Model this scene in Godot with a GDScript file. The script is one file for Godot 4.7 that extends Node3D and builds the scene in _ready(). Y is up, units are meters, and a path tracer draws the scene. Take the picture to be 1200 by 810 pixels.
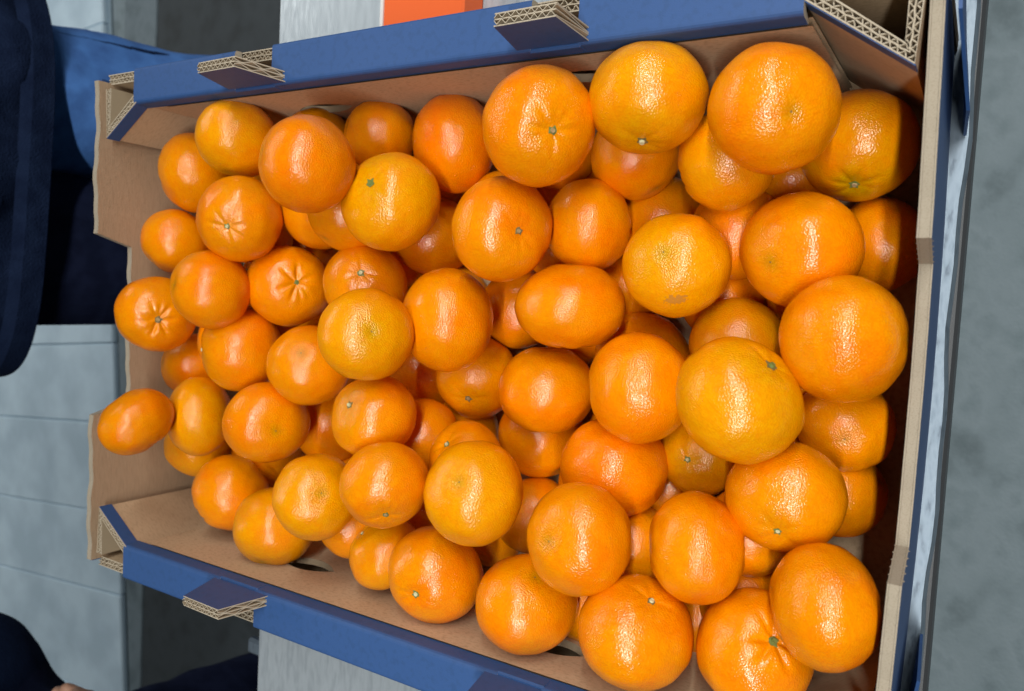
extends Node3D
# A cardboard crate heaped with tangerines on a steel-topped table, a worker in navy beyond it, seen from above.

const H := 0.15          # height of the crate's rim above the table top
const FLOOR := -0.8      # floor level below the table top

# label, tone, centre, equatorial radius, flattening, direction of the stem
var FRUIT := [
	["yellow-orange tangerine highest in the crate's upper left corner, beside the corner post", "y", Vector3(-0.1699, 0.1205, -0.1490), 0.0295, 0.94, Vector3(-0.01, -0.30, -0.95)],
	["tangerine tucked below the yellow one in the upper left corner, near the end wall", "o", Vector3(-0.2552, 0.0926, -0.1309), 0.0330, 0.85, Vector3(-0.70, 0.71, 0.09)],
	["deep red-orange tangerine perched high near the upper left, glossiest of its cluster", "r", Vector3(-0.0464, 0.1675, -0.1167), 0.0305, 0.94, Vector3(0.48, -0.86, 0.20)],
	["tangerine with green star stem button below the red-orange one at upper left", "o", Vector3(-0.1497, 0.1325, -0.0872), 0.0308, 0.86, Vector3(0.49, 0.83, 0.29)],
	["dull tangerine wedged behind the red-orange one, against the upper long wall's slot", "o", Vector3(-0.1307, 0.0735, -0.1487), 0.0307, 0.94, Vector3(-0.78, 0.30, 0.55)],
	["small tangerine second from the red-orange one along the upper long wall, above yellow neighbour", "o", Vector3(-0.0626, 0.0821, -0.1522), 0.0266, 0.94, Vector3(0.60, -0.78, 0.18)],
	["tall oval red-tinged tangerine against the upper long wall, between small and large ones", "r", Vector3(0.0021, 0.0802, -0.1441), 0.0335, 0.83, Vector3(0.74, -0.67, -0.09)],
	["yellow tangerine with off-centre green stem lying below the two oval upper-wall fruits", "y", Vector3(-0.0125, 0.1259, -0.0982), 0.0322, 0.86, Vector3(0.16, 0.94, -0.31)],
	["large tangerine with pale stem star near the middle of the upper long wall", "o", Vector3(0.1095, 0.1495, -0.1336), 0.0315, 0.86, Vector3(0.69, 0.67, 0.25)],
	["large tangerine resting high on another by the upper wall's second tab, stem at its underside", "y", Vector3(0.1641, 0.1318, -0.1484), 0.0306, 0.86, Vector3(0.09, 0.37, 0.93)],
	["tangerine carrying the large high one by the upper wall, only its lower half visible", "o", Vector3(0.1346, 0.0731, -0.1310), 0.0278, 0.94, Vector3(-0.61, -0.03, -0.79)],
	["huge round tangerine with tiny brown blossom scar, topmost near the upper right corner", "o", Vector3(0.2300, 0.1330, -0.1373), 0.0307, 0.86, Vector3(-0.50, -0.83, -0.25)],
	["yellowish tangerine partly under the huge scarred one near the upper right corner", "y", Vector3(0.1968, 0.0939, -0.1211), 0.0264, 0.94, Vector3(-0.93, -0.00, 0.36)],
	["tangerine with green-tinged stem hollow, in the upper right corner beside the post", "g", Vector3(0.2600, 0.0659, -0.1309), 0.0304, 0.86, Vector3(0.04, 0.50, 0.87)],
	["red-orange sliver of tangerine deep under the huge one at the upper right", "o", Vector3(0.2197, 0.0355, -0.1196), 0.0272, 0.94, Vector3(0.65, -0.46, -0.61)],
	["shaded red-orange tangerine against the plain end wall, behind a larger smooth one", "o", Vector3(0.2700, 0.0348, -0.0812), 0.0276, 0.87, Vector3(0.97, -0.23, -0.03)],
	["large smooth tangerine with small dark scar near the plain end wall, upper half", "o", Vector3(0.2385, 0.0895, -0.0731), 0.0314, 0.86, Vector3(0.36, -0.89, -0.29)],
	["dull tangerine half buried between the two upper-wall giants and the scuffed yellow one", "o", Vector3(0.1423, 0.0380, -0.0932), 0.0303, 0.94, Vector3(-0.99, 0.10, 0.05)],
	["darkish tangerine deep between the scuffed yellow one and the large end-wall one", "o", Vector3(0.1955, 0.0612, -0.0856), 0.0272, 0.94, Vector3(0.76, -0.58, 0.30)],
	["upright oval tangerine in the second row, between two stemmed ones and the scuffed one", "o", Vector3(0.1097, 0.0826, -0.0870), 0.0289, 0.89, Vector3(0.84, -0.54, -0.05)],
	["yellow tangerine with a brown scuff mark on its lower edge, right of centre", "y", Vector3(0.1751, 0.1027, -0.0631), 0.0293, 0.86, Vector3(-0.05, -0.97, 0.22)],
	["round tangerine with crisp stem star lying above the wide flat one, near centre", "o", Vector3(0.0743, 0.1265, -0.0805), 0.0308, 0.86, Vector3(0.81, 0.58, 0.09)],
	["tangerine sunk between the yellow stemmed one and the round starred one", "o", Vector3(-0.0287, 0.0557, -0.0824), 0.0303, 0.94, Vector3(-0.27, -0.24, 0.93)],
	["low red-orange tangerine peeking out directly under the glossiest red-orange one", "o", Vector3(-0.1130, 0.0878, -0.0990), 0.0300, 0.94, Vector3(0.34, -0.91, 0.26)],
	["low red-orange tangerine pressed against the yellow stemmed one, beside another low one", "o", Vector3(-0.0653, 0.1089, -0.0941), 0.0280, 0.94, Vector3(0.26, -0.59, -0.76)],
	["small tangerine against the low-cut end wall, above the dip's upper corner", "o", Vector3(-0.2701, 0.0998, -0.0727), 0.0272, 0.94, Vector3(0.28, -0.69, -0.67)],
	["glossy tangerine next to the deeply creased one, inside the low-cut end wall", "o", Vector3(-0.1743, 0.1369, -0.0346), 0.0294, 0.94, Vector3(0.27, -0.96, 0.06)],
	["tangerine with furrowed stem hollow above the column of the left middle", "o", Vector3(-0.1412, 0.0912, -0.0402), 0.0317, 0.86, Vector3(0.86, 0.49, -0.11)],
	["tangerine with deep radial creases sitting in the dip of the end wall", "o", Vector3(-0.2497, 0.1298, -0.0118), 0.0306, 0.86, Vector3(0.85, 0.51, 0.13)],
	["tangerine with dark stem on its crown, above the yellow dimpled one", "o", Vector3(-0.0534, 0.1014, -0.0437), 0.0295, 0.86, Vector3(0.53, 0.79, -0.32)],
	["yellow-orange tangerine showing its dimpled blossom end, highest left of centre", "y", Vector3(-0.0026, 0.1557, -0.0127), 0.0290, 0.86, Vector3(-0.75, -0.65, 0.13)],
	["tall oval tangerine at centre left, beside the yellow dimpled one", "o", Vector3(0.0231, 0.1065, -0.0234), 0.0346, 0.85, Vector3(0.73, -0.68, -0.05)],
	["top sliver of a tangerine behind the tall oval one at centre left", "o", Vector3(-0.0202, 0.0375, -0.0326), 0.0293, 0.94, Vector3(-0.89, 0.46, 0.03)],
	["low tangerine between the tall oval one and the wide flat one", "o", Vector3(0.0371, 0.0374, -0.0324), 0.0291, 0.94, Vector3(0.16, -0.38, 0.91)],
	["wide flat tangerine with three separate lamp glints at the crate's centre", "o", Vector3(0.1093, 0.0989, -0.0374), 0.0332, 0.76, Vector3(-0.00, -0.13, 0.99)],
	["dull yellow tangerine buried under the wide flat one and the scuffed one", "o", Vector3(0.1348, 0.0426, -0.0040), 0.0314, 0.94, Vector3(0.15, -0.37, -0.92)],
	["dark orange tangerine deep beside the scuffed yellow one's lower edge", "o", Vector3(0.1836, 0.0349, -0.0466), 0.0271, 0.94, Vector3(0.53, -0.40, 0.75)],
	["dull yellow tangerine partly covered by the broad yellow one, right of centre", "d", Vector3(0.2037, 0.0707, -0.0196), 0.0276, 0.94, Vector3(-0.92, -0.08, 0.38)],
	["biggest tangerine leaning by the plain end wall's middle, smooth and evenly orange", "o", Vector3(0.2659, 0.1102, -0.0283), 0.0315, 0.92, Vector3(-1.00, 0.02, 0.07)],
	["broad yellow tangerine with a brown blossom spot, right of centre", "y", Vector3(0.2218, 0.1294, 0.0051), 0.0321, 0.86, Vector3(0.63, 0.33, -0.71)],
	["large evenly orange tangerine immediately left of the broad yellow one", "o", Vector3(0.1579, 0.1024, 0.0073), 0.0321, 0.89, Vector3(0.87, -0.48, -0.06)],
	["round tangerine below the wide flat one, left of the large evenly orange one", "o", Vector3(0.0830, 0.0745, 0.0188), 0.0312, 0.89, Vector3(0.05, -0.03, 1.00)],
	["tangerine with small pale stem dot under the tall oval one", "o", Vector3(0.0155, 0.0561, 0.0181), 0.0302, 0.86, Vector3(0.29, 0.81, 0.51)],
	["dark red-orange tangerine in the gap under the tall oval and dimpled ones", "o", Vector3(-0.0379, 0.0558, 0.0221), 0.0291, 0.94, Vector3(0.01, -0.42, -0.91)],
	["tall tangerine with long glint left of the scarred greenish one, left half", "o", Vector3(-0.1731, 0.1068, 0.0119), 0.0323, 0.92, Vector3(-0.73, 0.68, 0.04)],
	["sliver of tangerine behind the tall glinting one in the left half", "o", Vector3(-0.2203, 0.0737, 0.0094), 0.0320, 0.94, Vector3(-0.83, 0.56, 0.01)],
	["tangerine with greenish blossom patch beside the yellow dimpled one's lower left", "o", Vector3(-0.1024, 0.1047, 0.0178), 0.0303, 0.86, Vector3(-0.47, -0.78, 0.42)],
	["small low tangerine right inside the dip of the low-cut end wall", "o", Vector3(-0.2689, 0.0779, 0.0341), 0.0284, 0.94, Vector3(0.43, -0.90, 0.09)],
	["narrow yellow tangerine between the end-wall oval one and the smooth scarred one", "y", Vector3(-0.2324, 0.0990, 0.0730), 0.0330, 0.77, Vector3(-0.70, 0.71, 0.01)],
	["sideways oval tangerine leaning over the end wall below its dip, outermost of all", "o", Vector3(-0.2403, 0.1510, 0.0726), 0.0285, 0.80, Vector3(0.48, -0.41, 0.78)],
	["smooth tangerine with faint blossom scar in the lower left of the heap", "o", Vector3(-0.1342, 0.1142, 0.0637), 0.0313, 0.86, Vector3(-0.88, -0.47, -0.08)],
	["tangerine with green stem at its left edge, under the yellow dimpled one", "o", Vector3(-0.0140, 0.1320, 0.0424), 0.0282, 0.86, Vector3(-0.07, 0.92, -0.39)],
	["low tangerine between the smooth scarred one and the green-stemmed one", "o", Vector3(-0.1297, 0.0504, 0.0723), 0.0314, 0.94, Vector3(0.46, -0.84, -0.27)],
	["deep dark tangerine right of the green-stemmed one in the central gap", "o", Vector3(-0.0068, 0.0869, 0.0613), 0.0270, 0.94, Vector3(0.51, -0.78, -0.36)],
	["tangerine with stem at its edge, just above the yellow blossom-end one", "o", Vector3(0.0378, 0.0993, 0.0673), 0.0249, 0.86, Vector3(-0.15, 0.83, -0.54)],
	["deepest dark tangerine in the black central hollow of the heap", "o", Vector3(-0.0096, 0.0366, 0.0635), 0.0293, 0.94, Vector3(0.01, -0.16, 0.99)],
	["tangerine under the round one below the wide flat fruit, low centre", "o", Vector3(0.0619, 0.0391, 0.0561), 0.0310, 0.94, Vector3(-0.65, -0.19, -0.74)],
	["broad red-orange tangerine under the large evenly orange one, right of centre", "r", Vector3(0.1387, 0.0874, 0.0589), 0.0326, 0.91, Vector3(0.11, 0.04, 0.99)],
	["yellow tangerine with stem low between the broad red-orange one and broad yellow one", "y", Vector3(0.1839, 0.0634, 0.0483), 0.0245, 0.86, Vector3(-0.03, 1.00, 0.00)],
	["shadowed tangerine under the biggest one, along the plain end wall", "o", Vector3(0.2624, 0.0554, 0.0208), 0.0262, 0.86, Vector3(-0.15, -0.96, -0.22)],
	["large tangerine with green stem star at its lower edge, lower right area", "o", Vector3(0.2431, 0.1054, 0.0553), 0.0298, 0.86, Vector3(0.08, 0.85, 0.52)],
	["dark tangerine squeezed between the lower stemmed giant and the plain end wall", "o", Vector3(0.2602, 0.0344, 0.0634), 0.0260, 0.94, Vector3(-0.91, -0.13, 0.40)],
	["dark low tangerine below the lower stemmed giant, first of two in shadow", "o", Vector3(0.2194, 0.0726, 0.0857), 0.0265, 0.94, Vector3(-0.78, -0.19, -0.59)],
	["dark low tangerine above the bottom right dimpled one, second of two in shadow", "o", Vector3(0.2159, 0.0616, 0.1311), 0.0259, 0.94, Vector3(-0.58, -0.32, -0.75)],
	["upright oval tangerine in the lower right, left of the green-starred giant", "o", Vector3(0.2022, 0.1182, 0.0874), 0.0290, 0.85, Vector3(0.90, -0.43, -0.08)],
	["tall smooth tangerine in the lower right corner against the plain end wall", "o", Vector3(0.2689, 0.1248, 0.1007), 0.0304, 0.81, Vector3(0.94, -0.31, -0.14)],
	["tangerine with dimpled stem at its right edge, nearest the lower right corner", "o", Vector3(0.2342, 0.1091, 0.1380), 0.0307, 0.86, Vector3(0.51, 0.66, -0.55)],
	["round tangerine with stem near its top by the lower long wall's slot", "o", Vector3(0.1746, 0.1272, 0.1382), 0.0315, 0.86, Vector3(0.42, 0.33, -0.85)],
	["tall tangerine with faint side scar high above the lower long wall", "o", Vector3(0.1398, 0.1333, 0.0921), 0.0307, 0.86, Vector3(0.22, -0.97, 0.12)],
	["slightly squashed tangerine resting on the lower long wall's cardboard, next to its slot", "o", Vector3(0.1005, 0.1181, 0.1439), 0.0305, 0.86, Vector3(-0.40, -0.40, 0.82)],
	["red-tinged tangerine with stem button facing the lower long wall", "o", Vector3(0.0281, 0.1132, 0.1440), 0.0314, 0.86, Vector3(0.15, 0.97, 0.19)],
	["greenish-yellow narrow tangerine between two stemmed ones near the lower long wall", "y", Vector3(-0.0230, 0.1037, 0.1432), 0.0261, 0.86, Vector3(-0.56, 0.51, -0.66)],
	["yellow tangerine showing its pale blossom end, lower centre of the heap", "y", Vector3(0.0704, 0.1367, 0.0774), 0.0308, 0.86, Vector3(-0.19, -0.89, 0.43)],
	["bright tangerine with stem at its lower edge, left of the yellow blossom-end one", "o", Vector3(0.0132, 0.1505, 0.0800), 0.0279, 0.86, Vector3(0.55, 0.58, 0.59)],
	["yellow tangerine with lime-tinted blossom centre in the lower left", "y", Vector3(-0.0627, 0.1327, 0.1045), 0.0292, 0.86, Vector3(-0.76, -0.56, 0.34)],
	["yellow-orange tangerine lowest on the lower left, over the lower long wall's first slot", "y", Vector3(-0.1368, 0.1007, 0.1476), 0.0308, 0.94, Vector3(-0.15, -0.57, -0.81)],
	["narrow tangerine by the lower left corner post's panel", "o", Vector3(-0.2009, 0.0902, 0.1338), 0.0307, 0.94, Vector3(-0.52, 0.57, 0.63)],
	["low tangerine peeking between the narrow corner one and the lime-tinted one", "o", Vector3(-0.2134, 0.0401, 0.1106), 0.0320, 0.94, Vector3(-0.62, 0.36, 0.69)],
	["low yellowish tangerine under the narrow yellow one near the end wall", "y", Vector3(-0.2673, 0.0706, 0.1034), 0.0302, 0.94, Vector3(-0.78, 0.29, -0.55)],
	["low red-orange tangerine peeking out beneath the lime-tinted one's lower edge", "o", Vector3(-0.0662, 0.0895, 0.1322), 0.0268, 0.94, Vector3(0.42, -0.90, 0.06)],
	["deep shaded tangerine under the yellow blossom-end one, near the squashed one", "o", Vector3(0.0209, 0.0355, 0.1330), 0.0272, 0.94, Vector3(-0.05, -0.65, -0.76)],
	["tangerine between the yellow blossom-end one and the tall side-scarred one", "o", Vector3(0.0638, 0.0475, 0.1119), 0.0275, 0.94, Vector3(-0.46, -0.24, -0.86)],
	["low tangerine visible in the gap right of the tall side-scarred one", "o", Vector3(0.1508, 0.0737, 0.1090), 0.0265, 0.94, Vector3(-0.71, 0.09, 0.70)],
	["dull tangerine deep under the broad red-orange one's right edge", "o", Vector3(0.1584, 0.0360, 0.0781), 0.0281, 0.94, Vector3(-0.96, 0.08, 0.28)],
	["deep red-orange tangerine in the gap above the round lower-wall one", "o", Vector3(0.1210, 0.0701, 0.1510), 0.0275, 0.94, Vector3(-0.29, 0.07, 0.95)],
	["deep red-orange tangerine under the upright oval one at lower right", "o", Vector3(0.1834, 0.0356, 0.1534), 0.0271, 0.94, Vector3(0.84, -0.54, -0.04)],
	["deep shaded tangerine beneath the bright one with low stem, lower left centre", "o", Vector3(-0.0523, 0.0391, 0.1331), 0.0315, 0.94, Vector3(-0.80, 0.07, -0.60)],
	["", "o", Vector3(-0.2504, 0.0348, -0.0796), 0.0228, 0.90, Vector3(0.70, -0.27, -0.66)],
	["", "o", Vector3(-0.1596, 0.0350, -0.0341), 0.0226, 0.90, Vector3(-0.98, -0.11, -0.19)],
	["", "o", Vector3(-0.1479, 0.0351, 0.0268), 0.0227, 0.90, Vector3(0.37, -0.65, -0.67)],
	["", "o", Vector3(0.0112, 0.0352, -0.1073), 0.0226, 0.90, Vector3(-0.80, -0.58, 0.18)],
	["", "o", Vector3(-0.1759, 0.0352, -0.0711), 0.0232, 0.90, Vector3(-0.20, 0.05, 0.98)],
	["", "o", Vector3(-0.1093, 0.0353, -0.0702), 0.0230, 0.90, Vector3(0.20, -0.66, 0.72)],
	["", "o", Vector3(0.1089, 0.0354, -0.1268), 0.0231, 0.90, Vector3(0.26, -0.70, 0.67)],
	["", "o", Vector3(0.0833, 0.0355, -0.0172), 0.0226, 0.90, Vector3(0.02, -0.70, -0.72)],
	["", "o", Vector3(0.0576, 0.0355, -0.1225), 0.0227, 0.90, Vector3(-0.68, 0.03, 0.73)],
	["", "o", Vector3(0.1219, 0.0355, 0.0432), 0.0227, 0.90, Vector3(-0.17, 0.22, 0.96)],
	["", "o", Vector3(0.2321, 0.0356, -0.0049), 0.0229, 0.90, Vector3(-0.95, 0.20, -0.24)],
	["", "o", Vector3(-0.2198, 0.0356, -0.0497), 0.0233, 0.90, Vector3(-0.72, -0.70, -0.01)],
	["", "o", Vector3(0.2183, 0.0358, 0.0491), 0.0232, 0.90, Vector3(0.63, -0.77, 0.08)],
	["", "o", Vector3(-0.0405, 0.0359, -0.1215), 0.0227, 0.90, Vector3(0.62, 0.25, 0.74)],
	["", "o", Vector3(0.1209, 0.0361, -0.0504), 0.0236, 0.90, Vector3(0.24, 0.25, 0.94)],
	["", "o", Vector3(-0.1128, 0.0361, 0.1192), 0.0234, 0.90, Vector3(0.65, 0.14, 0.74)],
	["", "o", Vector3(0.0633, 0.0362, -0.0773), 0.0231, 0.90, Vector3(-0.73, -0.27, 0.63)],
	["", "o", Vector3(-0.2199, 0.0363, -0.1182), 0.0238, 0.90, Vector3(0.38, 0.93, 0.01)],
	["", "o", Vector3(-0.2656, 0.0364, -0.0311), 0.0227, 0.90, Vector3(-0.55, 0.73, 0.41)],
	["", "o", Vector3(-0.0840, 0.0368, -0.0288), 0.0231, 0.90, Vector3(-0.61, 0.79, 0.02)],
	["", "o", Vector3(0.1985, 0.0369, 0.0971), 0.0230, 0.90, Vector3(-0.94, -0.22, -0.26)],
	["", "o", Vector3(-0.2634, 0.0371, -0.1380), 0.0238, 0.90, Vector3(0.89, -0.44, -0.14)],
	["", "o", Vector3(-0.1800, 0.0388, 0.0020), 0.0247, 0.90, Vector3(-0.27, -0.37, -0.89)],
	["", "o", Vector3(0.2355, 0.0390, -0.0489), 0.0235, 0.90, Vector3(0.17, 0.85, 0.49)],
	["", "o", Vector3(0.1838, 0.0393, 0.0076), 0.0247, 0.90, Vector3(-0.63, -0.78, 0.08)],
	["", "o", Vector3(0.2565, 0.0395, 0.1176), 0.0244, 0.90, Vector3(-0.37, -0.33, -0.87)],
	["", "o", Vector3(0.1094, 0.0410, 0.0864), 0.0281, 0.90, Vector3(0.82, 0.39, -0.41)],
	["", "o", Vector3(-0.0922, 0.0412, -0.1385), 0.0231, 0.90, Vector3(0.31, 0.46, -0.83)],
	["", "o", Vector3(-0.0679, 0.0414, -0.0653), 0.0228, 0.90, Vector3(-0.59, -0.42, 0.69)],
	["", "o", Vector3(-0.1644, 0.0552, -0.1095), 0.0275, 0.90, Vector3(-0.46, -0.86, -0.22)],
	["", "o", Vector3(-0.2138, 0.0585, -0.0825), 0.0234, 0.90, Vector3(0.64, 0.75, -0.18)],
	["", "o", Vector3(-0.1905, 0.0676, -0.0440), 0.0238, 0.90, Vector3(-0.31, 0.89, -0.33)],
	["", "o", Vector3(0.0386, 0.0679, -0.1012), 0.0247, 0.90, Vector3(-0.76, 0.05, 0.64)],
	["", "o", Vector3(0.0800, 0.0686, -0.1351), 0.0237, 0.90, Vector3(0.73, 0.28, -0.62)],
	["", "o", Vector3(-0.1766, 0.0888, -0.0788), 0.0248, 0.90, Vector3(0.26, 0.13, 0.96)],
]

var M := {}
var used := {}


const LAMPS := [Vector3(0.75, 2.0, -3.9), Vector3(0.75, 2.0, -2.35), Vector3(0.75, 2.0, -0.8), Vector3(0.75, 2.0, 0.75), Vector3(-3.4, 2.4, -3.4), Vector3(-3.4, 2.4, -1.8), Vector3(-3.4, 2.4, -0.2)]  # the row beyond the table is added, to brighten the pale floor



func _ready() -> void:
	# camera
	var cam := Camera3D.new()
	cam.name = "camera"
	add_child(cam)
	cam.transform = Transform3D(Basis(Vector3(0.85452, -0.51675, -0.0526), Vector3(-0.07683, -0.02559, -0.99672), Vector3(0.5137, 0.85576, -0.06157)).orthonormalized(), Vector3(0.32542, 0.52581, -0.04062))
	cam.fov = 47.52
	cam.near = 0.02
	cam.far = 60.0
	cam.current = true
	var lens := CameraAttributesPhysical.new()
	lens.frustum_focal_length = 27.26
	lens.exposure_aperture = 11.0
	lens.frustum_focus_distance = 0.47
	cam.attributes = lens
	cam.fov = 47.52
	# surroundings: the dim grey of a hall, no sky
	var we := WorldEnvironment.new()
	we.name = "environment"
	var env := Environment.new()
	env.background_mode = Environment.BG_COLOR
	env.background_color = Color(0.62, 0.67, 0.72)
	env.background_energy_multiplier = 0.09
	env.tonemap_mode = Environment.TONE_MAPPER_LINEAR
	env.tonemap_exposure = 0.64
	env.sdfgi_enabled = true
	env.ssao_enabled = true
	env.ssil_enabled = true
	we.environment = env
	add_child(we)
	# light of the strip lamps, one rectangle just below each diffuser
	for i in LAMPS.size():
		var l := AreaLight3D.new()
		l.name = "lamp_light_%d" % i
		add_child(l)
		l.position = LAMPS[i] - Vector3(0, 0.012, 0)
		l.rotation.x = -PI / 2
		l.area_size = Vector2(0.08, 1.2)
		l.light_color = Color(1.0, 0.985, 0.96)
		l.light_energy = 5.2
		l.area_range = 12.0
		l.area_attenuation = 2.0
		l.shadow_enabled = true

	make_materials()
	ground()
	table()
	crate()
	lamps()
	people()
	tangerines()


# ---------------------------------------------------------------- naming
func numbered(called: String) -> String:
	if not used.has(called):
		used[called] = 0
		return called
	used[called] += 1
	return "%s_%03d" % [called, used[called]]


func tag(o: Node3D, label: String, category := "", group := "", kind := "") -> Node3D:
	if label:
		o.set_meta("label", label)
	if category:
		o.set_meta("category", category)
	if group:
		o.set_meta("group", group)
	if kind:
		o.set_meta("kind", kind)
	return o


func thing(called: String, label: String, category: String, at := Vector3.ZERO, group := "") -> Node3D:
	var o := Node3D.new()
	o.name = numbered(called)
	add_child(o)
	o.position = at
	return tag(o, label, category, group)


func mesh_node(called: String, mesh: Mesh, mat: Material, parent: Node = self) -> MeshInstance3D:
	var o := MeshInstance3D.new()
	o.name = numbered(called) if parent == self else called
	o.mesh = mesh
	if mat:
		o.material_override = mat
	parent.add_child(o, true)
	return o


func start() -> SurfaceTool:
	var st := SurfaceTool.new()
	st.begin(Mesh.PRIMITIVE_TRIANGLES)
	st.set_smooth_group(-1)
	return st


func obj(called: String, st: SurfaceTool, mat: Material, parent: Node = self) -> MeshInstance3D:
	st.generate_normals()
	return mesh_node(called, st.commit(), mat, parent)


# ---------------------------------------------------------------- shapes
func quad(st: SurfaceTool, a: Vector3, b: Vector3, c: Vector3, d: Vector3) -> void:
	for p: Vector3 in [a, b, c, a, c, d]:
		st.add_vertex(p)


# clockwise from outside; n tells which way is out
func face(st: SurfaceTool, a: Vector3, b: Vector3, c: Vector3, d: Vector3, n: Vector3) -> void:
	if (b - a).cross(c - a).dot(n) > 0.0:
		quad(st, d, c, b, a)
	else:
		quad(st, a, b, c, d)


# a box with its edges cut off by e
func bx(st: SurfaceTool, c: Vector3, s: Vector3, e := 0.0, t := Basis.IDENTITY) -> void:
	var h := s * 0.5
	for ax in 3:
		var u := (ax + 1) % 3
		var v := (ax + 2) % 3
		for sg: float in [-1.0, 1.0]:
			var q := []
			for k: Vector2 in [Vector2(-1, -1), Vector2(1, -1), Vector2(1, 1), Vector2(-1, 1)]:
				var p := Vector3.ZERO
				p[ax] = sg * h[ax]
				p[u] = k.x * (h[u] - e)
				p[v] = k.y * (h[v] - e)
				q.append(c + t * p)
			var n := Vector3.ZERO
			n[ax] = sg
			face(st, q[0], q[1], q[2], q[3], t * n)
	if e <= 0.0:
		return
	for ax in 3:
		var u := (ax + 1) % 3
		var v := (ax + 2) % 3
		for su: float in [-1.0, 1.0]:
			for sv: float in [-1.0, 1.0]:
				var q := []
				for k in 4:
					var p := Vector3.ZERO
					p[ax] = (h[ax] - e) * (1.0 if k == 1 or k == 2 else -1.0)
					p[u] = su * (h[u] - (e if k > 1 else 0.0))
					p[v] = sv * (h[v] - (0.0 if k > 1 else e))
					q.append(c + t * p)
				var n := Vector3.ZERO
				n[u] = su
				n[v] = sv
				face(st, q[0], q[1], q[2], q[3], t * n)
	for sx: float in [-1.0, 1.0]:
		for sy: float in [-1.0, 1.0]:
			for sz: float in [-1.0, 1.0]:
				var sg := Vector3(sx, sy, sz)
				var a := c + t * (sg * (h - Vector3(0, e, e)))
				var b := c + t * (sg * (h - Vector3(e, 0, e)))
				var d := c + t * (sg * (h - Vector3(e, e, 0)))
				face(st, a, b, d, d, t * sg)


# a profile given in two axes, swept along the third from lo to hi
func sweep(st: SurfaceTool, caps: Array, prof: PackedVector2Array, place: Callable, lo: float, hi: float) -> void:
	var mid := Vector2.ZERO
	for p in prof:
		mid += p / prof.size()
	for i in prof.size():
		var p := prof[i]
		var q := prof[(i + 1) % prof.size()]
		var m := (p + q) * 0.5
		var n: Vector3 = place.call(m + (m - mid), lo) - place.call(mid, lo)
		face(st, place.call(p, lo), place.call(q, lo), place.call(q, hi), place.call(p, hi), n)
		for e: float in [lo, hi]:
			var out: Vector3 = place.call(mid, e) - place.call(mid, (lo + hi) * 0.5)
			face(caps[0 if e == lo else 1], place.call(mid, e), place.call(p, e), place.call(q, e), place.call(q, e), out)


# an upright sheet of paper of thickness w along a path in plan; its top edge goes to another tool
func ribbon(sides: SurfaceTool, tops: SurfaceTool, path: PackedVector2Array, w: float, y0: float, y1: PackedFloat32Array, back: SurfaceTool = null) -> void:
	var l := PackedVector2Array()
	var r := PackedVector2Array()
	for i in path.size():
		var a := path[maxi(i - 1, 0)]
		var b := path[mini(i + 1, path.size() - 1)]
		var t := (b - a).normalized()
		var n := Vector2(-t.y, t.x) * w * 0.5
		l.append(path[i] + n)
		r.append(path[i] - n)
	for i in path.size() - 1:
		var n2 := l[i] - r[i]
		var n := Vector3(n2.x, 0, n2.y)
		var a := y1[i % y1.size()]
		var b := y1[(i + 1) % y1.size()]
		face(sides, Vector3(l[i].x, y0, l[i].y), Vector3(l[i + 1].x, y0, l[i + 1].y), Vector3(l[i + 1].x, b, l[i + 1].y), Vector3(l[i].x, a, l[i].y), n)
		face(back if back else sides, Vector3(r[i].x, y0, r[i].y), Vector3(r[i + 1].x, y0, r[i + 1].y), Vector3(r[i + 1].x, b, r[i + 1].y), Vector3(r[i].x, a, r[i].y), -n)
		face(tops, Vector3(l[i].x, a, l[i].y), Vector3(l[i + 1].x, b, l[i + 1].y), Vector3(r[i + 1].x, b, r[i + 1].y), Vector3(r[i].x, a, r[i].y), Vector3.UP)
	for i: int in [0, path.size() - 1]:
		var a := y1[i % y1.size()]
		face(tops, Vector3(l[i].x, y0, l[i].y), Vector3(r[i].x, y0, r[i].y), Vector3(r[i].x, a, r[i].y), Vector3(l[i].x, a, l[i].y), Vector3(path[i].x - path[path.size() / 2].x, 0, path[i].y - path[path.size() / 2].y))


func shifted(path: PackedVector2Array, d: float) -> PackedVector2Array:
	var o := PackedVector2Array()
	for i in path.size():
		var n := Vector2.ZERO
		var count := 0
		for k: int in [i - 1, i]:
			if k >= 0 and k + 1 < path.size():
				var t := (path[k + 1] - path[k]).normalized()
				n += Vector2(-t.y, t.x)
				count += 1
		n = n / count
		o.append(path[i] + n * d / maxf(n.length_squared(), 0.3))
	return o


func resampled(path: PackedVector2Array, step: float) -> PackedVector2Array:
	var o := PackedVector2Array([path[0]])
	for i in path.size() - 1:
		var n := maxi(1, roundi(path[i].distance_to(path[i + 1]) / step))
		for k in n:
			o.append(path[i].lerp(path[i + 1], (k + 1.0) / n))
	return o


func wobbled(path: PackedVector2Array, by: float) -> PackedVector2Array:
	var o := path.duplicate()
	for i in range(1, path.size() - 1):
		o[i] += Vector2(sin(i * 1.7) + sin(i * 0.63), cos(i * 1.3) + sin(i * 0.41)) * by * 0.5
	return o


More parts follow.
